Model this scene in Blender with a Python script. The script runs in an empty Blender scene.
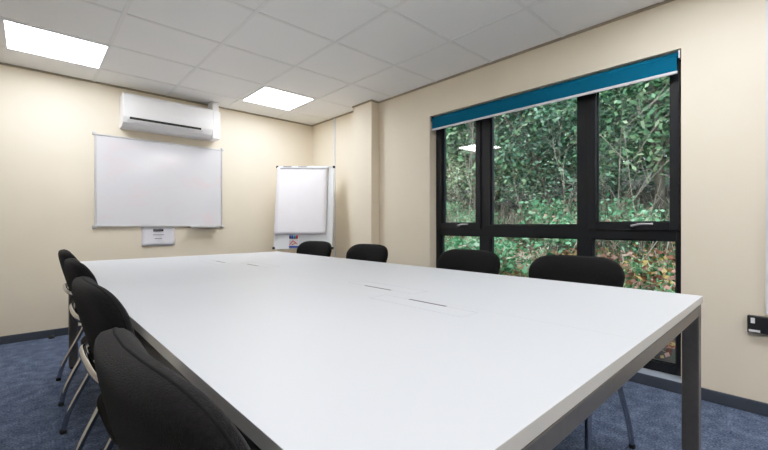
import bpy, bmesh, math, random
import numpy as np
from mathutils import Vector, Matrix, Euler, Quaternion
C = bpy.context.scene.collection
rnd = random.Random(7)
R = math.radians
PI = math.pi

# ------------------------------------------------------------------ materials
def new_mat(name):
    m = bpy.data.materials.new(name); m.use_nodes = True
    nt = m.node_tree
    return m, nt, nt.nodes['Principled BSDF']

def mat(name, col, rough=.5, metal=0., var=0., scale=20., bump=0., bscale=200., spec=.5, coat=0., sheen=0., detail=3.):
    """principled surface with object-space noise colour variation and bump"""
    m, nt, p = new_mat(name)
    p.inputs['Base Color'].default_value = (*col, 1)
    p.inputs['Roughness'].default_value = rough
    p.inputs['Metallic'].default_value = metal
    p.inputs['Specular IOR Level'].default_value = spec
    p.inputs['Coat Weight'].default_value = coat
    p.inputs['Sheen Weight'].default_value = sheen
    tc = nt.nodes.new('ShaderNodeTexCoord')
    if var > 0:
        n = nt.nodes.new('ShaderNodeTexNoise'); n.inputs['Scale'].default_value = scale; n.inputs['Detail'].default_value = detail
        nt.links.new(tc.outputs['Object'], n.inputs['Vector'])
        r = nt.nodes.new('ShaderNodeValToRGB')
        r.color_ramp.elements[0].position = .3; r.color_ramp.elements[1].position = .7
        r.color_ramp.elements[0].color = (*[c*(1-var) for c in col], 1)
        r.color_ramp.elements[1].color = (*[min(1, c*(1+var)) for c in col], 1)
        nt.links.new(n.outputs['Fac'], r.inputs['Fac']); nt.links.new(r.outputs['Color'], p.inputs['Base Color'])
    if bump > 0:
        n2 = nt.nodes.new('ShaderNodeTexNoise'); n2.inputs['Scale'].default_value = bscale; n2.inputs['Detail'].default_value = 2
        nt.links.new(tc.outputs['Object'], n2.inputs['Vector'])
        b = nt.nodes.new('ShaderNodeBump'); b.inputs['Strength'].default_value = bump; b.inputs['Distance'].default_value = .002
        nt.links.new(n2.outputs['Fac'], b.inputs['Height']); nt.links.new(b.outputs['Normal'], p.inputs['Normal'])
    return m

def emis(name, col, s):
    m, nt, p = new_mat(name)
    p.inputs['Base Color'].default_value = (.8, .8, .8, 1)
    p.inputs['Emission Color'].default_value = (*col, 1); p.inputs['Emission Strength'].default_value = s
    return m

def leafmat(name, cols, rough=.5, scale=6.):
    """colour picked per leaf (random per island), lit through the leaf a little"""
    m, nt, p = new_mat(name)
    g = nt.nodes.new('ShaderNodeNewGeometry')
    r = nt.nodes.new('ShaderNodeValToRGB'); r.color_ramp.interpolation = 'LINEAR'
    els = r.color_ramp.elements
    els[0].position = 0; els[0].color = (*cols[0], 1); els[1].position = 1; els[1].color = (*cols[-1], 1)
    for i, c in enumerate(cols[1:-1]):
        e = els.new((i+1)/(len(cols)-1)); e.color = (*c, 1)
    nt.links.new(g.outputs['Random Per Island'], r.inputs['Fac'])
    nt.links.new(r.outputs['Color'], p.inputs['Base Color'])
    p.inputs['Roughness'].default_value = rough
    tr = nt.nodes.new('ShaderNodeBsdfTranslucent'); nt.links.new(r.outputs['Color'], tr.inputs['Color'])
    mx = nt.nodes.new('ShaderNodeMixShader'); mx.inputs['Fac'].default_value = .22
    out = nt.nodes['Material Output']
    nt.links.new(p.outputs['BSDF'], mx.inputs[1]); nt.links.new(tr.outputs['BSDF'], mx.inputs[2])
    nt.links.new(mx.outputs['Shader'], out.inputs['Surface'])
    return m

def glassmat():
    m = bpy.data.materials.new('window_glass'); m.use_nodes = True
    nt = m.node_tree; nt.nodes.remove(nt.nodes['Principled BSDF']); out = nt.nodes['Material Output']
    t = nt.nodes.new('ShaderNodeBsdfTransparent'); t.inputs['Color'].default_value = (.97, .99, .985, 1)
    g = nt.nodes.new('ShaderNodeBsdfGlossy'); g.inputs['Roughness'].default_value = .0
    f = nt.nodes.new('ShaderNodeFresnel'); f.inputs['IOR'].default_value = 1.5
    mx = nt.nodes.new('ShaderNodeMixShader')
    nt.links.new(f.outputs['Fac'], mx.inputs['Fac']); nt.links.new(t.outputs['BSDF'], mx.inputs[1]); nt.links.new(g.outputs['BSDF'], mx.inputs[2])
    nt.links.new(mx.outputs['Shader'], out.inputs['Surface'])
    return m

def whiteboardmat():
    """glossy dry-wipe surface with the faint pink ghost of wiped writing"""
    m, nt, p = new_mat('dry_wipe_surface')
    p.inputs['Roughness'].default_value = .11
    tc = nt.nodes.new('ShaderNodeTexCoord')
    mp = nt.nodes.new('ShaderNodeMapping'); mp.inputs['Scale'].default_value = (3.2, 3.2, 5)
    nt.links.new(tc.outputs['Object'], mp.inputs['Vector'])
    n = nt.nodes.new('ShaderNodeTexNoise'); n.inputs['Scale'].default_value = 1.1; n.inputs['Detail'].default_value = 5; n.inputs['Distortion'].default_value = .8
    nt.links.new(mp.outputs['Vector'], n.inputs['Vector'])
    r = nt.nodes.new('ShaderNodeValToRGB')
    r.color_ramp.elements[0].position = .5; r.color_ramp.elements[0].color = (.70, .71, .76, 1)
    r.color_ramp.elements[1].position = .72; r.color_ramp.elements[1].color = (.73, .665, .71, 1)
    nt.links.new(n.outputs['Fac'], r.inputs['Fac']); nt.links.new(r.outputs['Color'], p.inputs['Base Color'])
    return m

def carpetmat():
    m, nt, p = new_mat('blue_grey_carpet')
    p.inputs['Roughness'].default_value = .95; p.inputs['Specular IOR Level'].default_value = .15
    tc = nt.nodes.new('ShaderNodeTexCoord')
    n = nt.nodes.new('ShaderNodeTexNoise'); n.inputs['Scale'].default_value = 110; n.inputs['Detail'].default_value = 4
    n2 = nt.nodes.new('ShaderNodeTexNoise'); n2.inputs['Scale'].default_value = 14; n2.inputs['Detail'].default_value = 3
    nt.links.new(tc.outputs['Object'], n.inputs['Vector']); nt.links.new(tc.outputs['Object'], n2.inputs['Vector'])
    a = nt.nodes.new('ShaderNodeMath'); a.operation = 'MULTIPLY_ADD'; a.inputs[1].default_value = .35
    nt.links.new(n2.outputs['Fac'], a.inputs[0]); 
    s = nt.nodes.new('ShaderNodeMath'); s.operation = 'MULTIPLY'; s.inputs[1].default_value = .65
    nt.links.new(n.outputs['Fac'], s.inputs[0]); nt.links.new(s.outputs[0], a.inputs[2])
    r = nt.nodes.new('ShaderNodeValToRGB')
    e = r.color_ramp.elements
    e[0].position = .34; e[0].color = (.032, .045, .08, 1)
    e[1].position = .66; e[1].color = (.18, .225, .33, 1)
    q = e.new(.5); q.color = (.078, .105, .172, 1)
    nt.links.new(a.outputs[0], r.inputs['Fac']); nt.links.new(r.outputs['Color'], p.inputs['Base Color'])
    b = nt.nodes.new('ShaderNodeBump'); b.inputs['Strength'].default_value = .5; b.inputs['Distance'].default_value = .004
    nt.links.new(n.outputs['Fac'], b.inputs['Height']); nt.links.new(b.outputs['Normal'], p.inputs['Normal'])
    return m

def earthmat():
    m, nt, p = new_mat('leaf_strewn_earth')
    p.inputs['Roughness'].default_value = .95
    tc = nt.nodes.new('ShaderNodeTexCoord')
    n = nt.nodes.new('ShaderNodeTexNoise'); n.inputs['Scale'].default_value = 5; n.inputs['Detail'].default_value = 8
    nt.links.new(tc.outputs['Object'], n.inputs['Vector'])
    r = nt.nodes.new('ShaderNodeValToRGB'); e = r.color_ramp.elements
    e[0].position = .3; e[0].color = (.012, .012, .01, 1); e[1].position = .75; e[1].color = (.03, .06, .025, 1)
    q = e.new(.5); q.color = (.05, .036, .032, 1)
    nt.links.new(n.outputs['Fac'], r.inputs['Fac']); nt.links.new(r.outputs['Color'], p.inputs['Base Color'])
    return m

M = dict(
    wall=mat('cream_paint', (.80, .715, .57), .6, var=.02, scale=3, bump=.08, bscale=260),
    ceil=mat('ceiling_tile', (.88, .88, .87), .9, var=.03, scale=500, bump=.15, bscale=400),
    tee=mat('ceiling_grid', (.82, .82, .81), .55, var=.01),
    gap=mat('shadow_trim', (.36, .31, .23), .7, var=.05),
    carpet=carpetmat(),
    skirt=mat('slate_skirting', (.045, .055, .075), .5, var=.1, scale=8),
    table=mat('white_laminate', (.60, .63, .675), .45, var=.006, scale=4, spec=.3),
    edge=mat('white_edge_band', (.62, .62, .60), .5, var=.02),
    groove=mat('dark_groove', (.12, .12, .14), .6, var=.05),
    joint=mat('joint_line', (.57, .60, .64), .5, var=.02),
    rail=mat('grey_powder_coat', (.135, .13, .13), .38, var=.06, scale=60, metal=.25),
    fabric=mat('charcoal_wool', (.006, .0056, .0062), .95, var=.55, scale=180, bump=.7, bscale=520, spec=.12, sheen=.06),
    piping=mat('black_piping', (.007, .007, .0075), .9, var=.2, scale=90, spec=.15),
    chrome=mat('polished_chrome', (.45, .45, .46), .09, metal=1., var=.03),
    rubber=mat('black_rubber', (.012, .012, .012), .7, var=.1),
    alum=mat('satin_aluminium', (.60, .61, .63), .35, metal=.7, var=.04, scale=40),
    board=whiteboardmat(),
    white=mat('white_plastic', (.82, .82, .83), .35, var=.01),
    dwhite=mat('white_steel', (.72, .75, .78), .25, var=.01),
    paper=mat('white_paper', (.80, .79, .84), .85, var=.02, scale=7, bump=.25, bscale=9),
    sheet=mat('notice_paper', (.74, .74, .80), .8, var=.02),
    ink=mat('black_ink', (.02, .02, .03), .7, var=.1),
    greyink=mat('grey_ink', (.16, .16, .19), .8, var=.1),
    dark=mat('dark_slot', (.02, .018, .016), .6, var=.1),
    conduit=mat('white_conduit', (.70, .72, .74), .5, var=.01),
    frame=mat('anthracite_frame', (.006, .0072, .0095), .45, var=.08, scale=30, spec=.35),
    gasket=mat('black_gasket', (.006, .007, .01), .6, var=.1),
    handle=mat('brushed_steel', (.6, .6, .62), .35, metal=.3, var=.05, scale=60),
    teal=mat('teal_blind_cloth', (.002, .115, .215), .9, var=.06, scale=300, spec=.1, bump=.2, bscale=600),
    barwhite=mat('white_bottom_bar', (.70, .70, .74), .4, var=.01),
    sill=mat('grey_sill', (.33, .38, .46), .3, var=.03),
    black=mat('black_socket_plastic', (.012, .012, .014), .4, var=.1),
    cap_navy=mat('navy_cap', (.02, .02, .16), .4, var=.05), cap_green=mat('green_cap', (.01, .26, .26), .4, var=.05),
    cap_red=mat('red_cap', (.45, .02, .03), .4, var=.05), cap_black=mat('blue_cap', (.02, .06, .35), .4, var=.05),
    red=mat('red_print', (.60, .08, .10), .6, var=.05), blue=mat('blue_print', (.05, .10, .45), .6, var=.05),
    glow=emis('lit_diffuser', (.985, .985, 1.0), 15.),
    glass=glassmat(),
    earth=earthmat(),
    bark=mat('grey_bark', (.10, .085, .065), .9, var=.4, scale=14, bump=.8, bscale=40),
    palebark=mat('pale_dead_bark', (.25, .215, .17), .9, var=.35, scale=20, bump=.4, bscale=60),
    leaf_a=leafmat('broadleaf_green', [(.02, .06, .03), (.04, .12, .055), (.08, .21, .09), (.18, .34, .16), (.42, .52, .30)]),
    leaf_b=leafmat('deep_green', [(.015, .045, .03), (.03, .09, .055), (.06, .16, .095), (.15, .29, .18), (.32, .42, .33)]),
    leaf_c=leafmat('bramble_green', [(.03, .13, .06), (.07, .27, .12), (.15, .42, .20), (.32, .58, .36), (.42, .20, .15)]),
    grass=leafmat('grass_green', [(.015, .06, .025), (.04, .16, .06), (.09, .29, .11), (.22, .44, .22), (.40, .46, .30)]),
    dry=leafmat('dry_straw', [(.30, .25, .17), (.48, .42, .32), (.62, .58, .48)]),
    stem=leafmat('dead_stem', [(.09, .075, .06), (.20, .17, .14), (.33, .29, .24)]),
    litter=leafmat('russet_leaves', [(.10, .035, .022), (.30, .10, .06), (.45, .20, .15), (.48, .30, .25), (.45, .30, .06), (.12, .06, .06)]),
)

# ------------------------------------------------------------------ geometry helpers
def link(name, me, m, parent=None, smooth=False, bevel=0.):
    o = bpy.data.objects.new(name, me); C.objects.link(o)
    if m is not None: me.materials.append(m)
    if parent is not None: o.parent = parent
    if smooth:
        for p in me.polygons: p.use_smooth = True
    if bevel > 0:
        b = o.modifiers.new('edge', 'BEVEL'); b.width = bevel; b.segments = 2; b.limit_method = 'ANGLE'; b.angle_limit = R(40)
    return o

class MB:
    def __init__(s): s.v = []; s.f = []
    def add(s, v, f):
        k = len(s.v); s.v += [tuple(x) for x in v]; s.f += [tuple(i+k for i in q) for q in f]; return s
    def box(s, x0, x1, y0, y1, z0, z1):
        v = [(x0,y0,z0),(x1,y0,z0),(x1,y1,z0),(x0,y1,z0),(x0,y0,z1),(x1,y0,z1),(x1,y1,z1),(x0,y1,z1)]
        return s.add(v, [(0,3,2,1),(4,5,6,7),(0,1,5,4),(1,2,6,5),(2,3,7,6),(3,0,4,7)])
    def tube(s, pts, r, n=10, smooth=6, r1=None):
        pts = [Vector(p) for p in pts]
        if smooth and len(pts) > 2: pts = catmull(pts, smooth)
        N = len(pts); up = None; rings = []
        for i, p in enumerate(pts):
            t = (pts[min(i+1, N-1)] - pts[max(i-1, 0)]).normalized()
            if up is None:
                up = Vector((0,0,1)) if abs(t.z) < .9 else Vector((1,0,0))
            a = t.cross(up)
            if a.length < 1e-5: a = t.orthogonal()
            a.normalize(); up = a.cross(t).normalized()
            rr = r if r1 is None else r + (r1-r)*i/(N-1)
            rings.append([p + a*rr*math.cos(2*PI*k/n) + up*rr*math.sin(2*PI*k/n) for k in range(n)])
        v = [q for ring in rings for q in ring]; f = []
        for i in range(N-1):
            for k in range(n):
                k2 = (k+1) % n; f.append((i*n+k, i*n+k2, (i+1)*n+k2, (i+1)*n+k))
        f.append(tuple(range(n-1, -1, -1))); f.append(tuple(range((N-1)*n, N*n)))
        return s.add(v, f)
    def lathe(s, prof, n=20, c=(0,0,0)):
        v = []; f = []
        for r, z in prof:
            for k in range(n): v.append((c[0]+r*math.cos(2*PI*k/n), c[1]+r*math.sin(2*PI*k/n), c[2]+z))
        for i in range(len(prof)-1):
            for k in range(n):
                k2 = (k+1) % n; f.append((i*n+k, i*n+k2, (i+1)*n+k2, (i+1)*n+k))
        f.append(tuple(range(n-1,-1,-1))); f.append(tuple(range((len(prof)-1)*n, len(prof)*n)))
        return s.add(v, f)
    def prism(s, poly, a0, a1, fn):
        """extrude 2-D outline between a0 and a1; fn(u,v,a) gives the point"""
        n = len(poly); v = [fn(u, w, a0) for u, w in poly] + [fn(u, w, a1) for u, w in poly]
        f = [tuple(range(n-1,-1,-1)), tuple(range(n, 2*n))] + [(i, (i+1)%n, n+(i+1)%n, n+i) for i in range(n)]
        return s.add(v, f)
    def build(s, name, m, parent=None, smooth=False, bevel=0.):
        me = bpy.data.meshes.new(name); me.from_pydata(s.v, [], s.f); me.update()
        bm = bmesh.new(); bm.from_mesh(me); bmesh.ops.recalc_face_normals(bm, faces=bm.faces); bm.to_mesh(me); bm.free()
        return link(name, me, m, parent, smooth, bevel)

def catmull(P, k):
    out = []
    for i in range(len(P)-1):
        p0 = P[max(i-1,0)]; p1 = P[i]; p2 = P[i+1]; p3 = P[min(i+2,len(P)-1)]
        for j in range(k):
            t = j/k
            out.append(.5*((2*p1)+(p2-p0)*t+(2*p0-5*p1+4*p2-p3)*t*t+(3*p1-p0-3*p2+p3)*t**3))
    out.append(P[-1]); return out

def pad(a, b, c, e_out, e_thk, fn, nu=40, nv=14):
    """superellipsoid cushion (half sizes a,b,c; c is thickness) mapped through fn"""
    sg = lambda w, e: math.copysign(abs(w)**e, w)
    v = []; f = []
    for j in range(nv+1):
        eta = -PI/2 + PI*j/nv
        ce, se = sg(math.cos(eta), e_thk), sg(math.sin(eta), e_thk)
        for i in range(nu):
            om = 2*PI*i/nu
            v.append(fn(a*ce*sg(math.cos(om), e_out), b*ce*sg(math.sin(om), e_out), c*se))
    for j in range(nv):
        for i in range(nu):
            i2 = (i+1) % nu; f.append((j*nu+i, j*nu+i2, (j+1)*nu+i2, (j+1)*nu+i))
    m = MB(); m.add(v, f)
    return m

def outline(a, b, e, n=48):
    sg = lambda w, e: math.copysign(abs(w)**e, w)
    return [(a*sg(math.cos(2*PI*i/n), e), b*sg(math.sin(2*PI*i/n), e)) for i in range(n+1)]

def tag(o, label, cat, group=None, kind=None):
    o['label'] = label; o['category'] = cat
    if group: o['group'] = group
    if kind: o['kind'] = kind
    return o
def empty(name, loc=(0,0,0), rz=0.):
    o = bpy.data.objects.new(name, None); C.objects.link(o); o.location = loc; o.rotation_euler = (0,0,rz); o.empty_display_size = .1
    return o
def thing(name, label, cat, loc=(0,0,0), rz=0., group=None):
    return tag(empty(name, loc, rz), label, cat, group)
def struct(o): o['kind'] = 'structure'; return o
def copy_tree(o, parent=None):
    c = o.copy(); C.objects.link(c); c.parent = parent
    for ch in list(o.children): copy_tree(ch, c)
    return c

# ------------------------------------------------------------------ room
XW, YD, ZC = 2.845, 4.55, 2.36          # window wall, whiteboard wall, ceiling
XL, YN = -1.75, -2.7                    # walls behind the camera
WY0, WY1, WZ0, WZ1 = .496, 2.45, .07, 2.05   # window opening
T = .17

struct(MB().box(XL-.1, XW+.1, YN-.1, YD+.1, -.12, 0).build('floor', M['carpet']))
struct(MB().box(XL-.1, XW+.0, YN-.1, YD+.0, ZC, ZC+.1).build('ceiling', M['ceil']))
struct(MB().box(XL-.1, XW+.3, YD, YD+.15, -.12, ZC+.15).build('wall_far', M['wall']))
struct(MB().box(XL-.15, XL, YN-.15, YD, -.12, ZC+.15).build('wall_left', M['wall']))
struct(MB().box(XL, XW+.3, YN-.15, YN, -.12, ZC+.15).build('wall_near', M['wall']))
w = MB()
w.box(XW, XW+T, YN, WY0, -.12, ZC+.15); w.box(XW, XW+T, WY1, YD, -.12, ZC+.15)
w.box(XW, XW+T, WY0, WY1, WZ1, ZC+.15); w.box(XW, XW+T, WY0, WY1, -.12, WZ0-.012)
struct(w.build('wall_right', M['wall']))
COLX, COLY0, COLY1 = 2.735, 3.185, 3.498
struct(MB().box(COLX, XW+.01, COLY0, COLY1, 0, ZC).build('wall_pillar', M['wall']))

# ceiling grid of flat tees (tile lines measured from the photograph)
GX, GY, X0, Y0 = .6147, .5925, .446, .588
g = MB()
xs = [X0+GX*i for i in range(-4, 5) if XL < X0+GX*i < XW]
ys = [Y0+GY*i for i in range(-4, 8) if YN < Y0+GY*i < YD]
for x in xs: g.box(x-.012, x+.012, YN, YD, ZC-.004, ZC+.004)
for y in ys: g.box(XL, XW, y-.012, y+.012, ZC-.0035, ZC+.004)
struct(g.build('trim_1', M['tee']))
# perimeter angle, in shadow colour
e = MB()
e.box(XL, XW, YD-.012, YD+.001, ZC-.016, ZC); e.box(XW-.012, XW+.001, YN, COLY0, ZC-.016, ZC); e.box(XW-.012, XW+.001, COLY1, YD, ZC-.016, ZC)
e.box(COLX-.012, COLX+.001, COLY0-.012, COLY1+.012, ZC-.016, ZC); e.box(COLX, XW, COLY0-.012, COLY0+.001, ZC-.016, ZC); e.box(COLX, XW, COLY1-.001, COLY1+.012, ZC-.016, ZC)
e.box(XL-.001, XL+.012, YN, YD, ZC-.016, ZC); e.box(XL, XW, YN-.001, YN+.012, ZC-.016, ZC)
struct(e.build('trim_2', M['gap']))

def skirting(name, boxes):
    m = MB()
    for b in boxes: m.box(*b)
    struct(m.build(name, M['skirt'], bevel=.004))
sk, H = .016, .068
skirting('baseboard_far', [(XL, XW, YD-sk, YD, 0, H)])
skirting('baseboard_right', [(XW-sk, XW, YN, COLY0, 0, H), (COLX-sk, XW, COLY0-sk, COLY0, 0, H), (COLX-sk, COLX, COLY0, COLY1+sk, 0, H), (COLX, XW, COLY1, COLY1+sk, 0, H), (XW-sk, XW, COLY1+sk, YD, 0, H)])
skirting('baseboard_left', [(XL, XL+sk, YN, YD, 0, H)])
skirting('baseboard_near', [(XL, XW, YN, YN+sk, 0, H)])

# ------------------------------------------------------------------ window
win = struct(empty('window_1', (XW, (WY0+WY1)/2, WZ0)))
OX, OY, OZ = win.location
def wb(m, x0, x1, y0, y1, z0, z1): return m.box(x0-OX, x1-OX, y0-OY, y1-OY, z0-OZ, z1-OZ)
FX0, FX1 = XW+.095, XW+.165
m = MB()                                           # outer frame with mullions and transom, one welded assembly
wb(m, FX0, FX1, WY0, .538, WZ0, WZ1); wb(m, FX0, FX1, 2.395, WY1, WZ0, WZ1)
wb(m, FX0, FX1, .538, 2.395, WZ0, .128); wb(m, FX0, FX1, .538, 2.395, 2.0, WZ1)
wb(m, FX0+.001, FX1, 1.02, 1.125, .128, 2.0); wb(m, FX0+.001, FX1, 1.845, 1.955, .128, 2.0)
wb(m, FX0+.0005, FX1, .538, 2.395, .903, 1.0)
m.build('window_frame', M['frame'], win, bevel=.004)
def sash(y0, y1, z0, z1, wd):                      # opening casement standing proud of the frame
    m = MB(); x0 = FX0-.012
    wb(m, x0, FX1-.01, y0, y0+wd, z0, z1); wb(m, x0, FX1-.01, y1-wd, y1, z0, z1)
    wb(m, x0+.0003, FX1-.01, y0+wd, y1-wd, z0, z0+wd); wb(m, x0+.0003, FX1-.01, y0+wd, y1-wd, z1-wd, z1)
    return m.build('sash', M['frame'], win, bevel=.003)
s_l = sash(1.935, 2.425, .965, 2.01, .052); s_r = sash(.516, 1.045, .965, 2.01, .052)
def gasket(y0, y1, z0, z1, x):
    m = MB(); d = .007
    wb(m, x, x+.006, y0, y0+d, z0, z1); wb(m, x, x+.006, y1-d, y1, z0, z1); wb(m, x, x+.006, y0, y1, z0, z0+d); wb(m, x, x+.006, y0, y1, z1-d, z1)
    m.build('gasket', M['gasket'], win)
PX = FX0+.03
panes = [(1.987, 2.373, 1.017, 1.958), (1.125, 1.845, 1.0, 2.0), (.568, .993, 1.017, 1.958), (1.955, 2.395, .128, .903), (1.125, 1.845, .128, .903), (.538, 1.02, .128, .903)]
for (y0, y1, z0, z1) in panes:
    m = MB(); wb(m, PX, PX+.006, y0-.004, y1+.004, z0-.004, z1+.004); m.build('pane', M['glass'], win)
    gasket(y0, y1, z0, z1, PX-.008)
def whandle(yc, flip):
    """cranked casement handle: round rose, neck and flat lever"""
    h = empty('window_handle'); h.parent = win; h.location = (FX0-.012-OX, yc-OY, .992-OZ)
    MB().lathe([(.0, 0), (.017, 0), (.017, .008), (.012, .012), (0, .012)], 16).build('rose', M['black'], h, True).rotation_euler = (0, -PI/2, 0)
    MB().tube([(-.005,0,0), (-.03,0,.002), (-.042, -.014*flip, .006), (-.045, -.05*flip, .014), (-.045, -.12*flip, .015)], .0085, 8, 5, r1=.006).build('lever', M['handle'], h, True)
whandle(.765, 1); whandle(2.155, 1)
struct(MB().box(XW-.012, FX0, WY0, WY1, WZ0-.012, WZ0).build('trim_3', M['sill'], bevel=.003))

# roller blind hung in the head of the recess
bl = thing('roller_blind', 'teal blue roller blind rolled almost fully up across top of window', 'blind', (XW+.035, (WY0+WY1)/2, 1.915))
hy = (WY1-WY0)/2 - .012
n = 10; m = MB()
v = []; f = []
for i in range(n+1):
    t = i/n; z = .105*t + .01; x = -.016 + .002*math.sin(3*t)
    v += [(x, -hy+.012, z), (x, hy, z), (x+.003, -hy+.012, z), (x+.003, hy, z)]
for i in range(n):
    a = 4*i; b = a+4
    f += [(a, a+1, b+1, b), (a+2, b+2, b+3, a+3), (a, b, b+2, a+2), (a+1, a+3, b+3, b+1)]
f += [(0,2,3,1), (4*n, 4*n+1, 4*n+3, 4*n+2)]
m.add(v, f).build('blind_cloth', M['teal'], bl)
m = MB().tube([(0, -hy+.006, .108), (0, hy-.004, .108)], .018, 16, 0); m.build('roller_tube', M['teal'], bl, True)
MB().box(-.022, -.008, -hy+.010, hy+.002, -.006, .012).build('bottom_bar', M['barwhite'], bl, bevel=.004)
for s in (-1, 1):
    b = MB(); b.box(-.024, .024, s*hy-.004, s*hy+.004, .085, .134); b.build('end_bracket', M['barwhite'] if s < 0 else M['frame'], bl, bevel=.003)
ch = MB()
for k in range(2): ch.tube([(.004+.014*k, -hy+.005, .108), (.004+.014*k, -hy+.004, -.30), (.004+.014*k, -hy+.005, -.66)], .0022, 6, 3)
ch.tube([(.004, -hy+.005, -.66), (.011, -hy+.005, -.668), (.018, -hy+.005, -.66)], .0022, 6, 3)
ch.build('pull_chain', M['gasket'], bl)

# ------------------------------------------------------------------ ceiling lights
def light_panel(x0, x1, y0, y1, label):
    t = thing('ceiling_light', label, 'light', ((x0+x1)/2, (y0+y1)/2, ZC), group='square ceiling lights')
    a, b = (x1-x0)/2+.012, (y1-y0)/2+.012
    m = MB(); d = .014
    m.box(-a, a, -b, -b+d, -.008, 0); m.box(-a, a, b-d, b, -.008, 0); m.box(-a, -a+d, -b+d, b-d, -.008, 0); m.box(a-d, a, -b+d, b-d, -.008, 0)
    m.build('light_frame', M['white'], t)
    MB().box(-a+d, a-d, -b+d, b-d, -.005, -.001).build('diffuser', M['glow'], t)
light_panel(-.128, .436, 3.573, 4.12, 'bright square light panel in ceiling above bare cream wall, away from corner')
light_panel(1.70, 2.25, 3.573, 4.12, 'bright square light panel in ceiling near the corner above the flip chart')
light_panel(-.145, .422, .01, .57, 'added unseen square light panel in ceiling above the open end of table')  # unseen panel added over the camera to even out the lighting
light_panel(1.70, 2.265, .01, .57, 'bright square light panel in ceiling beside the wall with black sockets')
light_panel(-.145, .422, -1.765, -1.20, 'added unseen square light panel in ceiling behind the open end of table')  # added behind the camera, out of view, to raise the ambient light
light_panel(1.70, 2.265, -1.765, -1.20, 'added unseen square light panel in ceiling behind the wall sockets')  # its unseen twin, also added for flatter light across the room

# ------------------------------------------------------------------ air conditioner + pipe casing
ac = thing('air_conditioner', 'white wall mounted air conditioning unit with dark outlet slot above whiteboard', 'air conditioner', (1.055, YD, 1.945))
prof = [(0,.0),(0,.305),(-.16,.318),(-.186,.312),(-.20,.29),(-.206,.17),(-.202,.09),(-.178,.035),(-.135,.0)]
body = MB().prism(prof, -.41, .41, lambda u, z, a: (a, u, z)).build('casing', M['white'], ac, bevel=.006)
MB().prism([(-.2055,.088),(-.196,.064),(-.190,.06),(-.198,.088)], -.355, .29, lambda u, z, a: (a, u-.003, z)).build('outlet_slot', M['dark'], ac)
MB().prism([(-.2035,.064),(-.188,.046),(-.182,.05),(-.196,.066)], -.37, .305, lambda u, z, a: (a, u-.006, z)).build('louvre', M['white'], ac)
pc = thing('pipe_casing', 'white square plastic pipe casing beside air conditioning unit, reaching the ceiling', 'pipe casing', (1.505, YD, 1.945))
MB().box(-.037, .043, -.19, 0, .0, .30).build('casing_box', M['white'], pc, bevel=.006)
MB().box(-.03, .037, -.16, 0, .30, .415).build('casing_riser', M['white'], pc, bevel=.004)

# ------------------------------------------------------------------ whiteboard, its tray, the notice
wbd = thing('whiteboard', 'wide wall mounted whiteboard with silver frame and faint pink wiped marks', 'whiteboard', (1.04, YD, .983))
a, h = .592, .885
MB().box(-a+.012, a-.012, -.016, 0, .012, h-.012).build('writing_surface', M['board'], wbd)
m = MB(); d = .016
m.box(-a, -a+d, -.022, 0, 0, h); m.box(a-d, a, -.022, 0, 0, h); m.box(-a+d, a-d, -.022, 0, 0, d); m.box(-a+d, a-d, -.022, 0, h-d, h)
m.build('board_frame', M['alum'], wbd, bevel=.003)
for sx in (-1, 1):
    for sz in (0, 1): MB().box(sx*a-.016, sx*a+.016, -.025, 0, sz*h-.016, sz*h+.016).build('corner_cap', M['alum'], wbd, bevel=.006)
m = MB(); m.box(.24, .525, -.075, -.005, -.012, -.006); m.box(.24, .525, -.078, -.072, -.012, .004); m.box(.24, .525, -.008, -.002, -.012, .006)
m.build('pen_tray', M['alum'], wbd, bevel=.002)

nt_ = thing('paper_notice', 'white paper notice with black heading bar taped under the whiteboard', 'notice', (.985, YD-.001, .786))
m = MB(); v = []; f = []
for i in range(9):
    for j in range(7):
        x = -.151+.302*i/8; z = .195*j/6; v.append((x, -.003-.012*(1-j/6)**2*(.4+.6*abs(i-4)/4), z))
for i in range(8):
    for j in range(6): q = i*7+j; f.append((q, q+7, q+8, q+1))
sh = m.add(v, f).build('sheet', M['sheet'], nt_, True)
so = sh.modifiers.new('thick', 'SOLIDIFY'); so.thickness = .0008
MB().box(-.05, .045, -.011, -.0085, .147, .172).build('heading_block', M['ink'], nt_)
m = MB()
for k in range(6): m.box(-.045+.0135*k, -.036+.0135*k, -.0117, -.011, .155, .163)
m.build('heading_text', M['greyink'], nt_)
m = MB()
for k in range(9): m.box(-.052+.0115*k, -.043+.0115*k, -.013, -.0095, .109, .116)
m.build('printed_line', M['greyink'], nt_); m = MB()
for k in range(6): m.box(-.036+.0115*k, -.027+.0115*k, -.017, -.0105, .071, .077)
m.build('printed_line', M['greyink'], nt_)

# ------------------------------------------------------------------ flip chart easel
fdir = Vector((.737, -.6757, 0)); P = Vector((2.43, 4.035, 0))
fc = thing('flip_chart', 'tilted white flip chart easel with paper pad standing in the corner', 'flip chart', (P.x, P.y, 0), math.atan2(fdir.y, fdir.x))
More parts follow.
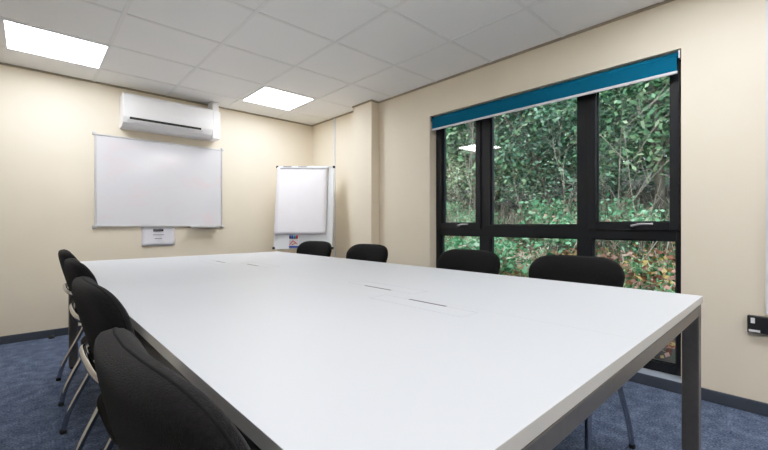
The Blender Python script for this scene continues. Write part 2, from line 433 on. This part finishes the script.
# local: +x along board to the window side, -y towards the viewer, board leans back
tilt = R(9); zb, hb, hw = .722, .995, .338
def bp(x, d, s): return (x, -.02 - d*math.cos(tilt) + s*math.sin(tilt) - .12, zb + s*math.cos(tilt) + d*math.sin(tilt)*.0)
def bslab(m, x0, x1, d0, d1, s0, s1):
    v = [bp(x, d, s) for s in (s0, s1) for (x, d) in ((x0,d0),(x1,d0),(x1,d1),(x0,d1))]
    return m.add(v, [(0,1,2,3),(4,7,6,5),(0,4,5,1),(1,5,6,2),(2,6,7,3),(3,7,4,0)])
bslab(MB(), -hw+.008, hw-.008, 0, .018, .008, hb-.008).build('board_panel', M['dwhite'], fc)
m = MB(); d = .012
bslab(m, -hw, -hw+d, -.004, .023, 0, hb); bslab(m, hw-d, hw, -.004, .023, 0, hb); bslab(m, -hw+d, hw-d, -.004, .023, 0, d); bslab(m, -hw+d, hw-d, -.004, .023, hb-d, hb)
m.build('board_frame', M['dwhite'], fc, bevel=.002)
for sx in (-1, 1):
    for s0 in (-.004, hb-.026):
        bslab(MB(), sx*hw-.015, sx*hw+.015, -.006, .027, s0, s0+.03).build('corner_cap', M['black'], fc, bevel=.004)
# paper pad: several sheets, slightly wavy lower edge
m = MB(); v = []; f = []
NX, NZ = 12, 24
for i in range(NX+1):
    for j in range(NZ+1):
        x = -hw+.004+.597*i/NX; s = .175 + (hb-.02-.175)*j/NZ
        fall = 1-j/NZ
        v.append(bp(x, .030+.010*fall+.006*fall*math.sin(2.5*x*6+1), s))
for i in range(NX):
    for j in range(NZ): q = i*(NZ+1)+j; f.append((q, q+NZ+1, q+NZ+2, q+1))
pd = m.add(v, f).build('paper_pad', M['paper'], fc, True)
so = pd.modifiers.new('thick', 'SOLIDIFY'); so.thickness = .010; so.offset = 0
m = bslab(MB(), -.30, .27, .022, .048, hb-.03, hb-.004); m.build('pad_clamp', M['dwhite'], fc, bevel=.003)
for x in (-.21, -.03): bslab(MB(), x-.05, x+.05, .048, .053, hb-.016, hb-.006).build('clamp_label', M['greyink'], fc)
# tripod legs
for name, pts in (('leg', [(-.29, -.10, zb+.25), (-.31, -.21, .02)]), ('leg', [(.29, -.10, zb+.25), (.31, -.21, .02)]), ('leg', [(0, .04, zb+hb*.75), (0, .22, .02)])):
    l = MB().tube(pts, .0125, 12, 0).build(name, M['alum'], fc, True)
    e = pts[1]; MB().lathe([(.0,0),(.017,0),(.017,.03),(.014,.036),(0,.036)], 12, (e[0], e[1], 0)).build('rubber_foot', M['rubber'], l, True)
# wallet of marker pens clipped on the board
Rz = Matrix.Rotation(fc.rotation_euler.z, 4, 'Z')
mk_o = Vector(fc.location) + (Rz @ Vector((bp(-.105, .026, .012))))
mk = thing('marker_wallet', 'small printed plastic wallet of four marker pens on flip chart', 'pen wallet', mk_o, fc.rotation_euler.z)
MB().box(-.052, .060, -.012, 0, 0, .115).build('wallet', M['white'], mk, bevel=.003)
MB().box(-.052, .056, -.0135, -.012, .004, .026).build('blue_band', M['blue'], mk)
m = MB()
for (x0, z0, x1, z1) in ((-.045,.036,-.005,.085), (-.02,.038,.03,.06), (-.005,.085,.045,.048)):
    m.tube([(x0,-.0135,z0),(x1,-.0135,z1)], .005, 6, 0)
m.build('red_print', M['red'], mk)
for k, c in enumerate(('cap_navy', 'cap_black', 'cap_green', 'cap_red')):
    MB().lathe([(0,0),(.0125,0),(.0125,.036),(.009,.042),(0,.042)], 12, (-.037+.026*k, -.014, .108)).build('pen_cap', M[c], mk, True)

# ------------------------------------------------------------------ conduit, sockets, floor stub
cd = tag(MB().box(XW-.016, XW, 4.008, 4.036, .068, ZC-.016).build('cable_conduit', M['conduit'], bevel=.002), 'thin white vertical cable conduit on wall between flip chart and pillar', 'conduit')
cr = tag(MB().box(XW-.022, XW, .075, .138, .530, ZC-.016).build('cable_trunking', M['conduit'], bevel=.003), 'white vertical cable trunking running down into black socket strip', 'trunking')
sk_ = thing('socket_strip', 'black wall socket strip with white switch under the white trunking', 'socket', (XW, .06, .430))
MB().box(-.032, 0, -.15, .148, 0, .09).build('socket_box', M['black'], sk_, bevel=.004)
MB().box(-.036, -.032, .118, .134, .052, .080).build('switch', M['white'], sk_, bevel=.001)
MB().box(-.034, -.032, .098, .142, .006, .018).build('label_strip', M['conduit'], sk_)
tag(MB().lathe([(0,0),(.022,0),(.022,.012),(.016,.026),(0,.03)], 14, (.14, YD-.055, 0)).build('floor_stub', M['rubber'], smooth=True), 'small black stub on carpet at foot of the whiteboard wall', 'door stop')  # low black stub standing on the carpet by the wall
bk = MB().lathe([(0,0),(.011,0),(.011,.01),(.016,.014),(.016,.026),(0,.028)], 12).build('wall_knob', M['rubber'], smooth=True)
bk.location = (XW, .424, .088); bk.rotation_euler = (0, -PI/2, 0)
tag(bk, 'small black round knob low on wall just above baseboard past the window', 'knob')

# ------------------------------------------------------------------ conference table
TX0, TX1, TY0, TY1, TZ = .206, 1.806, .247, 3.50, .740
tb = thing('conference_table', 'large white conference table of four joined tops on grey steel legs', 'table', ((TX0+TX1)/2, (TY0+TY1)/2, 0), R(.4))
cx, cy = tb.location.x, tb.location.y
hx, hy = (TX1-TX0)/2, (TY1-TY0)/2
TT = .025
for ix in (0, 1):
    for iy in (0, 1):
        x0, x1 = (-hx, -.0003) if ix == 0 else (.0003, hx); y0, y1 = (-hy, -.0003) if iy == 0 else (.0003, hy)
        top = MB().box(x0, x1, y0, y1, TZ-TT, TZ).build('tabletop', M['table'], tb, bevel=.0008)
        top.data.materials.append(M['edge'])
        for p in top.data.polygons:
            if abs(p.normal.z) < .5: p.material_index = 1
# cable flaps: lid outline and dark finger slot, two per pair of tops
for (x, y, sx) in ((.995-.0, 2.78, -1), (1.068, 2.42, 1), (1.055, 1.195, 1), (.972, .855, -1)):
    fl = empty('cable_flap'); fl.parent = tb; fl.location = (x-cx, y-cy, TZ)
    m = MB(); L, D = .20, .085; s = sx; q = .0015
    x0, x1 = (0, D) if s > 0 else (-D, 0)
    m.box(x0, x0+q, -L, L, 0, .0006); m.box(x1-q, x1, -L, L, 0, .0006); m.box(x0, x1, -L, -L+q, 0, .0006); m.box(x0, x1, L-q, L, 0, .0006)
    m.build('flap_outline', M['joint'], fl)
    MB().box(-.005, .005, -.08, .08, 0, .0008).build('finger_slot', M['groove'], fl)
# frame: rails under the edges, goal-post legs at the corners
RZ0, RZ1 = .672, TZ-TT-.006
def rail(x0, x1, y0, y1, name='frame_rail'): MB().box(x0-cx, x1-cx, y0-cy, y1-cy, RZ0, RZ1).build(name, M['rail'], tb, bevel=.003)
LW = .05
rail(TX0+LW+.004, TX1-LW-.004, TY0+.004, TY0+LW+.004); rail(TX0+LW+.004, TX1-LW-.004, TY1-LW-.004, TY1-.004)
rail(TX0+.004, TX0+LW+.004, TY0+LW+.006, TY1-LW-.006); rail(TX1-LW-.004, TX1-.004, TY0+LW+.006, TY1-LW-.006)
rail(TX0+LW+.006, TX1-LW-.006, cy-.025, cy+.025)
for x in (TX0+.004, TX1-LW-.004):
    for y in (TY0+.004, TY1-LW-.004):
        l = MB().box(x-cx, x+LW-cx, y-cy, y+LW-cy, .012, RZ1).build('leg', M['rail'], tb, bevel=.003)
        MB().lathe([(0,0),(.02,0),(.02,.008),(.012,.012),(0,.012)], 14, (x+LW/2-cx, y+LW/2-cy, 0)).build('foot_glide', M['rubber'], l, True)
for y in (cy,):
    for x in (TX0+.25, TX1-.30):
        MB().box(x-cx-.025, x-cx+.025, y-cy-.025, y-cy+.025, 0, RZ0).build('leg', M['rail'], tb, bevel=.003)
m = MB(); m.box(-hx+.01, hx-.01, -.002, .002, TZ-TT-.004, TZ-TT); m.build('spacer', M['gasket'], tb)

# ------------------------------------------------------------------ chairs
def back_fn(y, s, d):
    """y across, s height about the pad's centre, d through the thickness (+ faces the sitter)"""
    z = .665 + s
    # lower half narrows a little
    yy = y*(1 - .19*min(1., max(0., .11-s)/.20))
    x = -.203 - .27*(s) + .034*(yy/.235)**2 + d - .10*max(0., s-.12)*.6
    return (x, yy, z + .03*d)
def make_chair():
    root = empty('conference_chair')
    b = pad(.226, .185, .038, .47, .62, back_fn, 56, 16).build('backrest', M['fabric'], root, True)
    m = MB(); m.tube([back_fn(y*.993, s*.993, .004) for y, s in outline(.226, .185, .47, 64)], .0026, 6, 0); m.build('piping', M['piping'], b, True)
    # seat cushion with waterfall front
    def seat_fn(x, y, d):
        return (x+.012, y, .452 + d - .05*max(0, (x-.13)/.10)**2*.5 - .012*(1-(y/.24)**2)*(1 if d > 0 else 0))
    s = pad(.225, .235, .034, .45, .6, seat_fn, 56, 12).build('seat', M['fabric'], root, True)
    m = MB(); m.tube([seat_fn(x, y, .012) for x, y in outline(.222, .232, .45, 64)], .0035, 6, 0); m.build('piping', M['piping'], s, True)
    # chrome hoop: rises outside the seat and wraps behind the backrest
    hoop = [(.10,-.20,.415),(.03,-.243,.425),(-.07,-.248,.465),(-.155,-.248,.550),(-.200,-.235,.60),(-.234,-.18,.618),(-.243,-.08,.62)]
    hoop = hoop + [(x,-y,z) for x, y, z in reversed(hoop)]
    MB().tube(hoop, .0115, 12, 5).build('back_hoop', M['chrome'], root, True)
    m = MB(); m.tube([(-.15,-.19,.412),(.19,-.19,.412)], .010, 8, 0); m.tube([(-.15,.19,.412),(.19,.19,.412)], .010, 8, 0); m.tube([(-.10,-.19,.412),(-.10,.19,.412)], .010, 8, 0); m.tube([(.15,-.19,.412),(.15,.19,.412)], .010, 8, 0)
    m.build('seat_frame', M['chrome'], root, True)
    for sy in (-1, 1):
        l = MB().tube([(-.06, sy*.19, .412), (-.115, sy*.205, .375), (-.175, sy*.217, .25), (-.242, sy*.225, .11), (-.268, sy*.23, .012)], .0115, 12, 5).build('leg', M['chrome'], root, True)
        MB().lathe([(0,0),(.0135,0),(.0135,.014),(.0122,.018),(0,.018)], 12, (-.269, sy*.23, 0)).build('rubber_foot', M['rubber'], l, True)
        l = MB().tube([(.14, sy*.19, .412), (.175, sy*.205, .385), (.20, sy*.212, .25), (.215, sy*.218, .015)], .0115, 12, 5).build('leg', M['chrome'], root, True)
        MB().lathe([(0,0),(.0135,0),(.0135,.014),(.0122,.018),(0,.018)], 12, (.215, sy*.218, 0)).build('rubber_foot', M['rubber'], l, True)
    return root
proto = make_chair()
spots = [
    (.338, .575, 2, 'first black chair from the open end of table, side away from window'),
    (.362, 1.34, 1, 'second black chair from the open end of table, side away from window'),
    (.386, 2.18, 0, 'third black chair from the open end of table, side away from window'),
    (.400, 3.01, -1, 'black chair at whiteboard end of table, side away from window'),
    (1.725, .755, 180, 'black chair before the wide middle of window, first from open end of table'),
    (1.735, 1.375, 180, 'black chair in front of the narrow window casement near blind end'),
    (1.72, 2.285, 184, 'black chair in front of the cream pillar beside the table'),
    (1.74, 3.04, 191, 'black chair in front of the flip chart at whiteboard end'),
]
for i, (x, y, a, lab) in enumerate(spots):
    o = proto if i == 0 else copy_tree(proto)
    o.location = (x, y, 0); o.rotation_euler = (0, 0, R(a))
    tag(o, lab, 'chair', 'black fabric chairs around the conference table')

# ------------------------------------------------------------------ outdoors: a wooded bank
rng = np.random.default_rng(11)
def zg(x, y):
    x = np.asarray(x, float); y = np.asarray(y, float)
    z = -.02 + .06*np.clip(x-3.2, 0, .5)/.5 + .235*np.clip(x-3.7, 0, 4) + .24*np.clip(x-7.7, 0, 20)
    return z + .05*np.sin(1.7*x+.6*y)*np.clip(x-3.2, 0, 1) + .06*np.sin(1.1*y-.8*x+1)*np.clip(x-3.2, 0, 1)
gx = np.linspace(XW+T, 20, 50); gy = np.linspace(-10, 26, 70)
v = [(float(x), float(y), float(zg(x, y))) for x in gx for y in gy]; f = []
for i in range(len(gx)-1):
    for j in range(len(gy)-1): q = i*len(gy)+j; f.append((q, q+len(gy), q+len(gy)+1, q+1))
struct(MB().add(v, f).build('ground_bank', M['earth'], smooth=True))

def quads(name, ctr, ax, bx, m, parent=None, fold=0.):
    """n rhombic leaves: centre, long half-axis, short half-axis arrays"""
    n = len(ctr)
    V = np.empty((n, 4, 3)); V[:,0] = ctr-ax; V[:,1] = ctr+bx; V[:,2] = ctr+ax; V[:,3] = ctr-bx
    me = bpy.data.meshes.new(name); me.vertices.add(4*n); me.vertices.foreach_set('co', V.reshape(-1))
    me.loops.add(4*n); me.loops.foreach_set('vertex_index', np.arange(4*n, dtype=np.int32))
    me.polygons.add(n); me.polygons.foreach_set('loop_start', np.arange(0, 4*n, 4, dtype=np.int32))
    me.update(calc_edges=True); me.validate()
    return link(name, me, m, parent)
def randdir(n, zflat=1.):
    d = rng.normal(size=(n,3)); d[:,2] *= zflat; d /= np.linalg.norm(d, axis=1)[:,None]; return d
def leaves(name, ctr, size, m, parent=None, aspect=.5, zflat=.6):
    n = len(ctr); d = randdir(n, zflat); e = np.cross(d, randdir(n)); e /= np.linalg.norm(e, axis=1)[:,None]+1e-9
    s = size*rng.uniform(.55, 1.35, n)[:,None]
    return quads(name, ctr, d*s, e*s*aspect, m, parent)

# grass: uncountable, one object of bent blades
def grass(name, n, sampler, length, width, m, label):
    x, y = sampler(n); z = zg(x, y)
    base = np.stack([x, y, z], 1); ang = rng.uniform(0, 2*PI, n); L = length*rng.uniform(.5, 1.3, n)
    lean = rng.uniform(.15, .95, n) if name != 'dead_stems' else rng.uniform(.1, 1.9, n)
    d = np.stack([np.cos(ang), np.sin(ang), np.zeros(n)], 1)
    side = np.stack([-np.sin(ang), np.cos(ang), np.zeros(n)], 1)*(width*rng.uniform(.6, 1.3, n))[:,None]
    mid = base + d*(L*lean*.35)[:,None] + np.array([0,0,1])*(L*.62)[:,None]
    tip = base + d*(L*lean*1.0)[:,None] + np.array([0,0,1])*(L*(.95-.45*lean))[:,None]
    V = np.stack([base-side*.6, base+side*.6, mid+side, mid-side, tip], 1).reshape(-1)
    me = bpy.data.meshes.new(name); me.vertices.add(5*n); me.vertices.foreach_set('co', V)
    k = np.arange(n)[:,None]*5
    lp = np.concatenate([k+0, k+1, k+2, k+3, k+3, k+2, k+4], 1).reshape(-1).astype(np.int32)
    me.loops.add(7*n); me.loops.foreach_set('vertex_index', lp)
    st = np.stack([np.arange(n)*7, np.arange(n)*7+4], 1).reshape(-1).astype(np.int32)
    me.polygons.add(2*n); me.polygons.foreach_set('loop_start', st)
    me.update(calc_edges=True); me.validate()
    return tag(link(name, me, m), label, 'grass', kind='stuff')
def smp(x0, x1, y0, y1, clump=0., nc=400):
    def f(n):
        if clump <= 0: return rng.uniform(x0, x1, n), rng.uniform(y0, y1, n)
        cxs, cys = rng.uniform(x0, x1, nc), rng.uniform(y0, y1, nc); i = rng.integers(0, nc, n)
        return np.clip(cxs[i]+rng.normal(0, clump, n), XW+T+.3, 30), cys[i]+rng.normal(0, clump, n)
    return f
grass('bank_grass', 42000, smp(3.55, 8.6, -1.5, 10.5, .12, 900), .25, .010, M['grass'], 'long green grass covering the bank outside the window')
grass('dry_grass', 5000, smp(4.6, 8.2, 2.2, 9.5, .07, 80), .42, .006, M['dry'], 'pale dry straw grass tufts standing in the green grass')
# fallen leaves
x, y = smp(3.35, 6.6, -1, 8, .2, 260)(16000)
leaves('fallen_leaves', np.stack([x, y, zg(x, y)+.03+rng.uniform(0, .2, len(x))], 1), .034, M['litter'], aspect=.62, zflat=.35)
leaf_o = bpy.data.objects['fallen_leaves']
grass('dead_stems', 3600, smp(5.7, 8.4, 0, 10, .25, 300), .7, .005, M['stem'], 'tangle of dead grey brown stems along the foot of the woodland')
bpy.data.objects['dead_stems']['category'] = 'dead stems'
tag(leaf_o, 'russet brown fallen leaves scattered over the grassy bank', 'leaves', kind='stuff')

def branchy(m, p, d, L, r, depth, r_):
    """recursive twig skeleton"""
    pts = [Vector(p)]; dd = Vector(d).normalized()
    k = 4
    for i in range(k):
        dd = (dd + Vector((r_.uniform(-.22,.22), r_.uniform(-.22,.22), r_.uniform(-.05,.16)))).normalized()
        pts.append(pts[-1] + dd*L/k)
    m.tube(pts, r, 5 if depth < 2 else 4, 2, r1=r*.45)
    ends = [pts[-1]]
    if depth > 0:
        for i in range(1, k+1):
            for _ in range(2 if depth > 1 else 1):
                a = r_.uniform(0, 2*PI); nd = (dd*.55 + Vector((math.cos(a), math.sin(a), r_.uniform(.0,.8)))*.75)
                ends += branchy(m, pts[i], nd, L*r_.uniform(.4,.62), r*.5, depth-1, r_)
    return ends
def make_tree(leafm, nleaf, h, rad, lsize, seed, base_z):
    r_ = random.Random(seed)
    root = empty('woodland_tree')
    m = MB(); ends = branchy(m, (0,0,-.2), (0,0,1), h, .075, 2, r_)
    m.build('trunk', M['bark'], root, True)
    # leaf clumps spread through the crown
    nc = 210
    th = rng.uniform(0, 2*PI, nc); rr = rad*np.sqrt(rng.uniform(0, 1, nc)); zz = rng.uniform(base_z, h*1.12, nc)
    w = np.clip(1.15-((zz-base_z)/(h*1.12-base_z)-.35)**2*1.6, .35, 1)
    cc = np.stack([rr*np.cos(th)*w, rr*np.sin(th)*w, zz], 1)
    i = rng.integers(0, nc, nleaf)
    ctr = cc[i] + rng.normal(0, 1, (nleaf,3))*np.array([.27,.27,.19])
    leaves('foliage', ctr, lsize, leafm, root, .55, .55)
    return root
def make_bush(leafm, nleaf, h, rad, lsize, seed, name='bramble_bush', stemm='bark', arch=True):
    r_ = random.Random(seed); root = empty(name); m = MB(); pts = []
    for k in range(16):
        a = r_.uniform(0, 2*PI); R_ = rad*r_.uniform(.4, 1.1); hh = h*r_.uniform(.6, 1.1)
        P_ = [(0,0,-.05), (R_*.3*math.cos(a), R_*.3*math.sin(a), hh*.75), (R_*.7*math.cos(a), R_*.7*math.sin(a), hh), (R_*1.1*math.cos(a), R_*1.1*math.sin(a), hh*.65)]
        m.tube(P_, .006, 4, 4, r1=.003); pts += catmull([Vector(p) for p in P_], 8)[4:]
    m.build('stems', M[stemm], root, True)
    pts = np.array([list(p) for p in pts]); i = rng.integers(0, len(pts), nleaf)
    leaves('foliage', pts[i]+rng.normal(0, .07, (nleaf,3)), lsize, leafm, root, .6, .5)
    return root
def make_sapling(h, seed, spread=1.):
    root = empty('bare_sapling'); m = MB(); r_ = random.Random(seed)
    branchy(m, (0,0,-.1), (r_.uniform(-.15,.15), r_.uniform(-.15,.15), 1), h, .008, 2, r_)
    m.build('stem', M['palebark'], root, True)
    return root

trees = [make_tree(M['leaf_a'], 15000, 5.2, 1.35, .045, 1, .8), make_tree(M['leaf_b'], 15000, 5.8, 1.45, .044, 2, .6), make_tree(M['leaf_a'], 14000, 4.6, 1.3, .046, 3, .9)]
tl = ['mid green broadleaf tree in the dense woodland outside the window', 'dark green tree in the dense woodland outside the window', 'pale leaved low tree in the dense woodland outside the window']
tspots = []
for row, (X, n_, ya, yb) in enumerate(((7.6, 7, .5, 9.0), (9.0, 9, -.8, 12.5), (10.8, 11, -2.0, 16.0), (12.4, 10, -1.0, 15.0))):
    for k in range(n_):
        tspots.append((X + rnd.uniform(-.45,.45), ya + (yb-ya)*k/(n_-1) + rnd.uniform(-.35,.35), row))
used = [False]*3
for q, (x, y, row) in enumerate(tspots):
    k = (q*2 + row) % 3
    o = copy_tree(trees[k]) if used[k] else trees[k]; used[k] = True
    s = rnd.uniform(.85, 1.15) * (1.0 + .04*row)
    o.location = (x, y, float(zg(x, y))); o.rotation_euler = (0, 0, rnd.uniform(0, 2*PI)); o.scale = (s, s, s*rnd.uniform(.95, 1.15))
    tag(o, tl[k], 'tree', 'woodland trees beyond the window')
bushes = [make_bush(M['leaf_c'], 1300, .55, .55, .034, 5), make_bush(M['leaf_c'], 1100, .42, .5, .03, 6)]
bused = [False]*2
bl_ = ['low arching bramble bush with bright green leaves on the bank', 'small spreading bramble bush with bright green leaves on the bank']
bsp = [(4.5, 3.2), (4.9, 4.6), (5.6, 5.7), (5.2, 3.3), (6.2, 4.3), (6.6, 6.6), (5.9, 2.6), (6.4, 1.7), (6.9, 3.2), (7.0, 5.2), (4.2, 2.6), (7.1, 2.2), (4.6, 5.6), (6.0, 7.2), (6.9, 8.2)]
for q, (x, y) in enumerate(bsp):
    k = q % 2; o = copy_tree(bushes[k]) if bused[k] else bushes[k]; bused[k] = True
    s = rnd.uniform(.8, 1.25)
    o.location = (x, y, float(zg(x, y))); o.rotation_euler = (0, 0, rnd.uniform(0, 6.28)); o.scale = (s, s, s)
    tag(o, bl_[k], 'bush', 'bramble bushes on the bank')
saps = [make_sapling(1.9, 21), make_sapling(2.4, 22), make_sapling(1.5, 23)]
sused = [False]*3
ssp = [(6.0, 1.47), (6.9, 2.0), (6.3, 2.7), (6.9, 3.6), (7.0, 4.5), (6.2, 6.2), (6.9, 7.1), (5.7, 4.0), (7.2, 2.3)]
sl = ['thin bare twiggy sapling with pale stem in front of the woodland', 'tall bare twiggy sapling with pale stem in front of the woodland', 'short bare twiggy sapling with pale stem in front of the woodland']
for q, (x, y) in enumerate(ssp):
    k = q % 3; o = copy_tree(saps[k]) if sused[k] else saps[k]; sused[k] = True
    o.location = (x, y, float(zg(x, y))); o.rotation_euler = (R(rnd.uniform(-8,8)), R(rnd.uniform(-8,8)), rnd.uniform(0, 6.28))
    tag(o, sl[k], 'sapling', 'bare saplings before the woodland')

# ------------------------------------------------------------------ sky, camera
sc = bpy.context.scene
wd = bpy.data.worlds.new('overcast'); sc.world = wd; wd.use_nodes = True
nt = wd.node_tree; bg = nt.nodes['Background']
tc = nt.nodes.new('ShaderNodeTexCoord'); sp = nt.nodes.new('ShaderNodeSeparateXYZ'); rp = nt.nodes.new('ShaderNodeValToRGB')
rp.color_ramp.elements[0].position = .0; rp.color_ramp.elements[0].color = (.62, .74, .86, 1)
rp.color_ramp.elements[1].position = .7; rp.color_ramp.elements[1].color = (.86, .94, 1.0, 1)
nt.links.new(tc.outputs['Generated'], sp.inputs[0]); nt.links.new(sp.outputs['Z'], rp.inputs['Fac']); nt.links.new(rp.outputs['Color'], bg.inputs['Color'])
bg.inputs['Strength'].default_value = 4.0

cam = bpy.data.cameras.new('camera'); co = bpy.data.objects.new('camera', cam); C.objects.link(co)
cam.sensor_width = 36; cam.lens = 36*386/768; cam.clip_start = .02; cam.clip_end = 200
co.location = (0, 0, 1.0); co.rotation_euler = (PI/2, 0, -math.atan(354/386))
sc.camera = co
sc.view_settings.view_transform = 'Standard'
sc.view_settings.look = 'None'
sc.view_settings.exposure = .40
sc.view_settings.use_curve_mapping = True            # soft shoulder so lamp-lit walls keep their colour
cmap = sc.view_settings.curve_mapping
cmap.extend = 'EXTRAPOLATED'
cv = cmap.curves[3]
cv.points[1].location = (1.0, .84)
cv.points.new(.5, .52)
cmap.update()
sc.cycles.max_bounces = 12; sc.cycles.diffuse_bounces = 6; sc.cycles.transparent_max_bounces = 16
